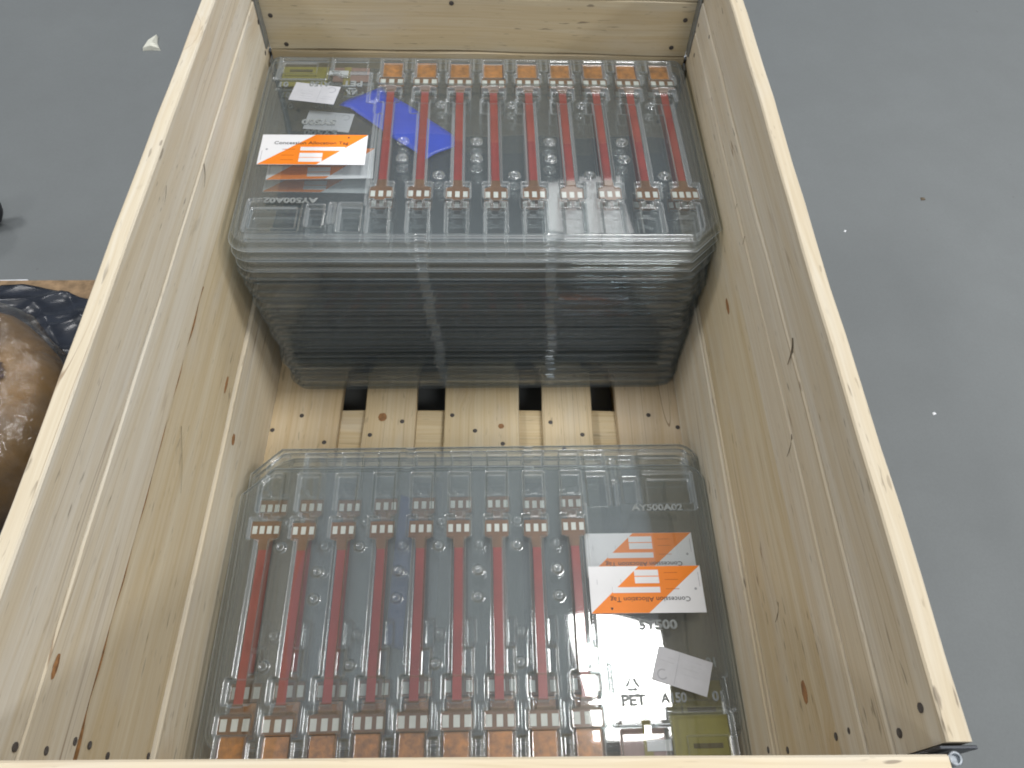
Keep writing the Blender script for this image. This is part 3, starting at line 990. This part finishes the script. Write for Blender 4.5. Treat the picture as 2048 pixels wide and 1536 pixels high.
# ------------------------------------------------------------------ things on the floor to the left
cx, cyy = -0.992, 0.612
roll = empty("wrapped_roll", (cx, cyy, -0.10))
tag(roll, "big brown roll wrapped in clear stretch film, left of the crate", "wrapped roll")
def lathe_crumple(name, prof, n, amp, seed):
    me = lathe_me(name, prof, n)
    r_ = np.random.default_rng(seed)
    k = r_.uniform(0, 6.28, 6)
    for v in me.vertices:
        a = math.atan2(v.co.y, v.co.x)
        R = math.hypot(v.co.x, v.co.y)
        d = amp * (math.sin(9*a+k[0]+14*v.co.z) + 0.7*math.sin(17*a+k[1]-31*v.co.z) + 0.5*math.sin(31*a+k[2]+R*40) + (0.8*(1-abs(math.sin(23*a+R*22+k[4]))) if n > 150 else 0)) * min(1, R/0.15)
        v.co.x += math.cos(a)*d; v.co.y += math.sin(a)*d; v.co.z += 0.8*d*math.sin(5*a+k[3]+R*50)
    me.polygons.foreach_set("use_smooth", [True]*len(me.polygons))
    return me
prof_in = [(0.21, 0.0), (0.235, 0.03), (0.245, 0.10), (0.240, 0.150), (0.222, 0.178), (0.195, 0.190), (0.172, 0.188), (0.163, 0.186), (0.158, 0.200), (0.150, 0.212), (0.12, 0.216), (0.05, 0.217), (0.01, 0.217)]
link("roll_body", lathe_crumple("roll_body", prof_in, 72, 0.0015, 1), M_KRAFT, roll)
prof_out = [(0.245, -0.02), (0.252, 0.03), (0.256, 0.10), (0.252, 0.158), (0.234, 0.190), (0.202, 0.204), (0.180, 0.204), (0.166, 0.210), (0.152, 0.222), (0.12, 0.226), (0.05, 0.227), (0.01, 0.227)]
link("stretch_film", lathe_crumple("stretch_film", prof_out, 260, 0.0042, 2), M_STRETCH, roll)
for a, rr in ((18, 0.166), (-18, 0.168), (-44, 0.170), (60, 0.168)):      # worn dark print on the tape round the rim
    for j in range(3):
        aa = math.radians(a + j * 4.2)
        o = link("tape_mark", box_me("tape_mark", 0.016, 0.0085, 0.0016, 0.0003), M_DARKB, loc=(rr*math.cos(aa), rr*math.sin(aa), 0.193), rot=(0, 0.0, aa + 0.5*j))
        o.parent = roll

NS = 130
sv, sf = [], []
for j in range(NS+1):
    for i in range(NS+1):
        x = -1.35 + 0.66*i/NS; y = 0.22 + 0.80*j/NS + 0.02*math.sin(x*17)
        a = math.atan2(y-cyy, x-cx)
        R = math.hypot(x-cx, y-cyy)
        fall = max(0.0, min(1.0, (R-0.20)/0.25))
        z = FZ + 0.024 + 0.070*(1-fall)
        ridge = lambda q: (1 - abs(math.sin(q)))**2
        z += 0.010*ridge(4.5*a+1.6*math.sin(R*13)) + 0.007*ridge(9*a+R*15) + 0.006*ridge(x*17+y*31+1.3*math.sin(x*21)) + 0.005*ridge(y*23-x*12+1.1*math.sin(y*19))
        z = max(z, FZ+0.016)
        sv.append((x, y, z))
for j in range(NS):
    for i in range(NS):
        a = j*(NS+1)+i
        sf.append((a, a+1, a+NS+2, a+NS+1))
bs = link("black_plastic_sheet", me_from("black_plastic_sheet", sv, sf, True), M_BLACKF)
tag(bs, "crumpled shiny black plastic sheet under the brown roll", "plastic sheet")
so = bs.modifiers.new("thickness", "SOLIDIFY"); so.thickness = 0.0012; so.offset = -1
cb = link("chipboard_sheet", box_me("chipboard_sheet", 0.66, 0.84, 0.012, 0.001), M_CARDB, loc=(-1.02, 0.655, FZ + 0.0065), rot=(0, 0, 0.02))
tag(cb, "brown chipboard sheet on the floor under the black plastic", "chipboard")
sr = link("metal_strip", box_me("metal_strip", 0.16, 0.016, 0.006, 0.0012), plain("white_metal_strip", (0.75, 0.77, 0.82), 0.3), loc=(-1.115, 1.072, FZ + 0.0035), rot=(0, 0, 0.04))
tag(sr, "short pale metal strip on the floor behind the black plastic", "metal strip")
wh = empty("castor_wheel", (-1.190, 1.25, FZ))
tag(wh, "black rubber wheel cut off by the left edge", "wheel")
o = link("tyre", lathe_me("tyre", [(0.030, -0.016), (0.048, -0.018), (0.055, -0.012), (0.057, 0.0), (0.055, 0.012), (0.048, 0.018), (0.030, 0.016)], 40), M_RUBBER, wh, loc=(0, 0, 0.057), rot=(math.pi/2, 0, 0.35))
o2 = link("hub", lathe_me("hub", [(0.008, -0.021), (0.024, -0.020), (0.028, -0.015), (0.028, 0.015), (0.024, 0.020), (0.008, 0.021)], 24), M_STEEL, wh, loc=(0, 0, 0.057), rot=(math.pi/2, 0, 0.35))

def chip(name, pts, h, loc, rz, mat, label, cat):
    n = len(pts)
    vs = [(x, y, 0.0) for x, y in pts] + [(x*0.9, y*0.9, h*(0.6+0.4*math.sin(i*1.7))) for i, (x, y) in enumerate(pts)] + [(0, 0, h*1.1)]
    fs = [(i, (i+1) % n, n+(i+1) % n, n+i) for i in range(n)] + [(n+i, n+(i+1) % n, 2*n) for i in range(n)]
    tag(link(name, me_from(name, vs, fs), mat, loc=loc, rot=(0, 0, rz)), label, cat)
chip("paper_scrap", [(-0.026, -0.024), (-0.002, -0.020), (0.026, -0.022), (0.008, 0.012), (0.002, 0.046), (-0.016, 0.012)], 0.014, (-0.974, 1.990, FZ), 0.0, M_CHIP, "pale triangular paper scrap on the grey floor, upper left", "paper scrap")
chip("floor_speck", [(-0.004, -0.003), (0.004, -0.002), (0.003, 0.004), (-0.003, 0.003)], 0.002, (0.969, 0.742, FZ), 0.3, M_WHITE, "tiny white crumb on the floor right of the crate", "crumb")
chip("floor_speck", [(-0.003, -0.003), (0.003, -0.002), (0.002, 0.003), (-0.003, 0.002)], 0.002, (0.910, 1.275, FZ), 0.9, M_WHITE, "tiny pale crumb nearest the right rim on the floor", "crumb")
chip("floor_speck", [(-0.006, -0.005), (0.005, -0.005), (0.006, 0.004), (-0.004, 0.006)], 0.003, (1.144, 1.394, FZ), 0.1, M_SPLINT, "small dark crumb on the floor, upper right", "crumb")
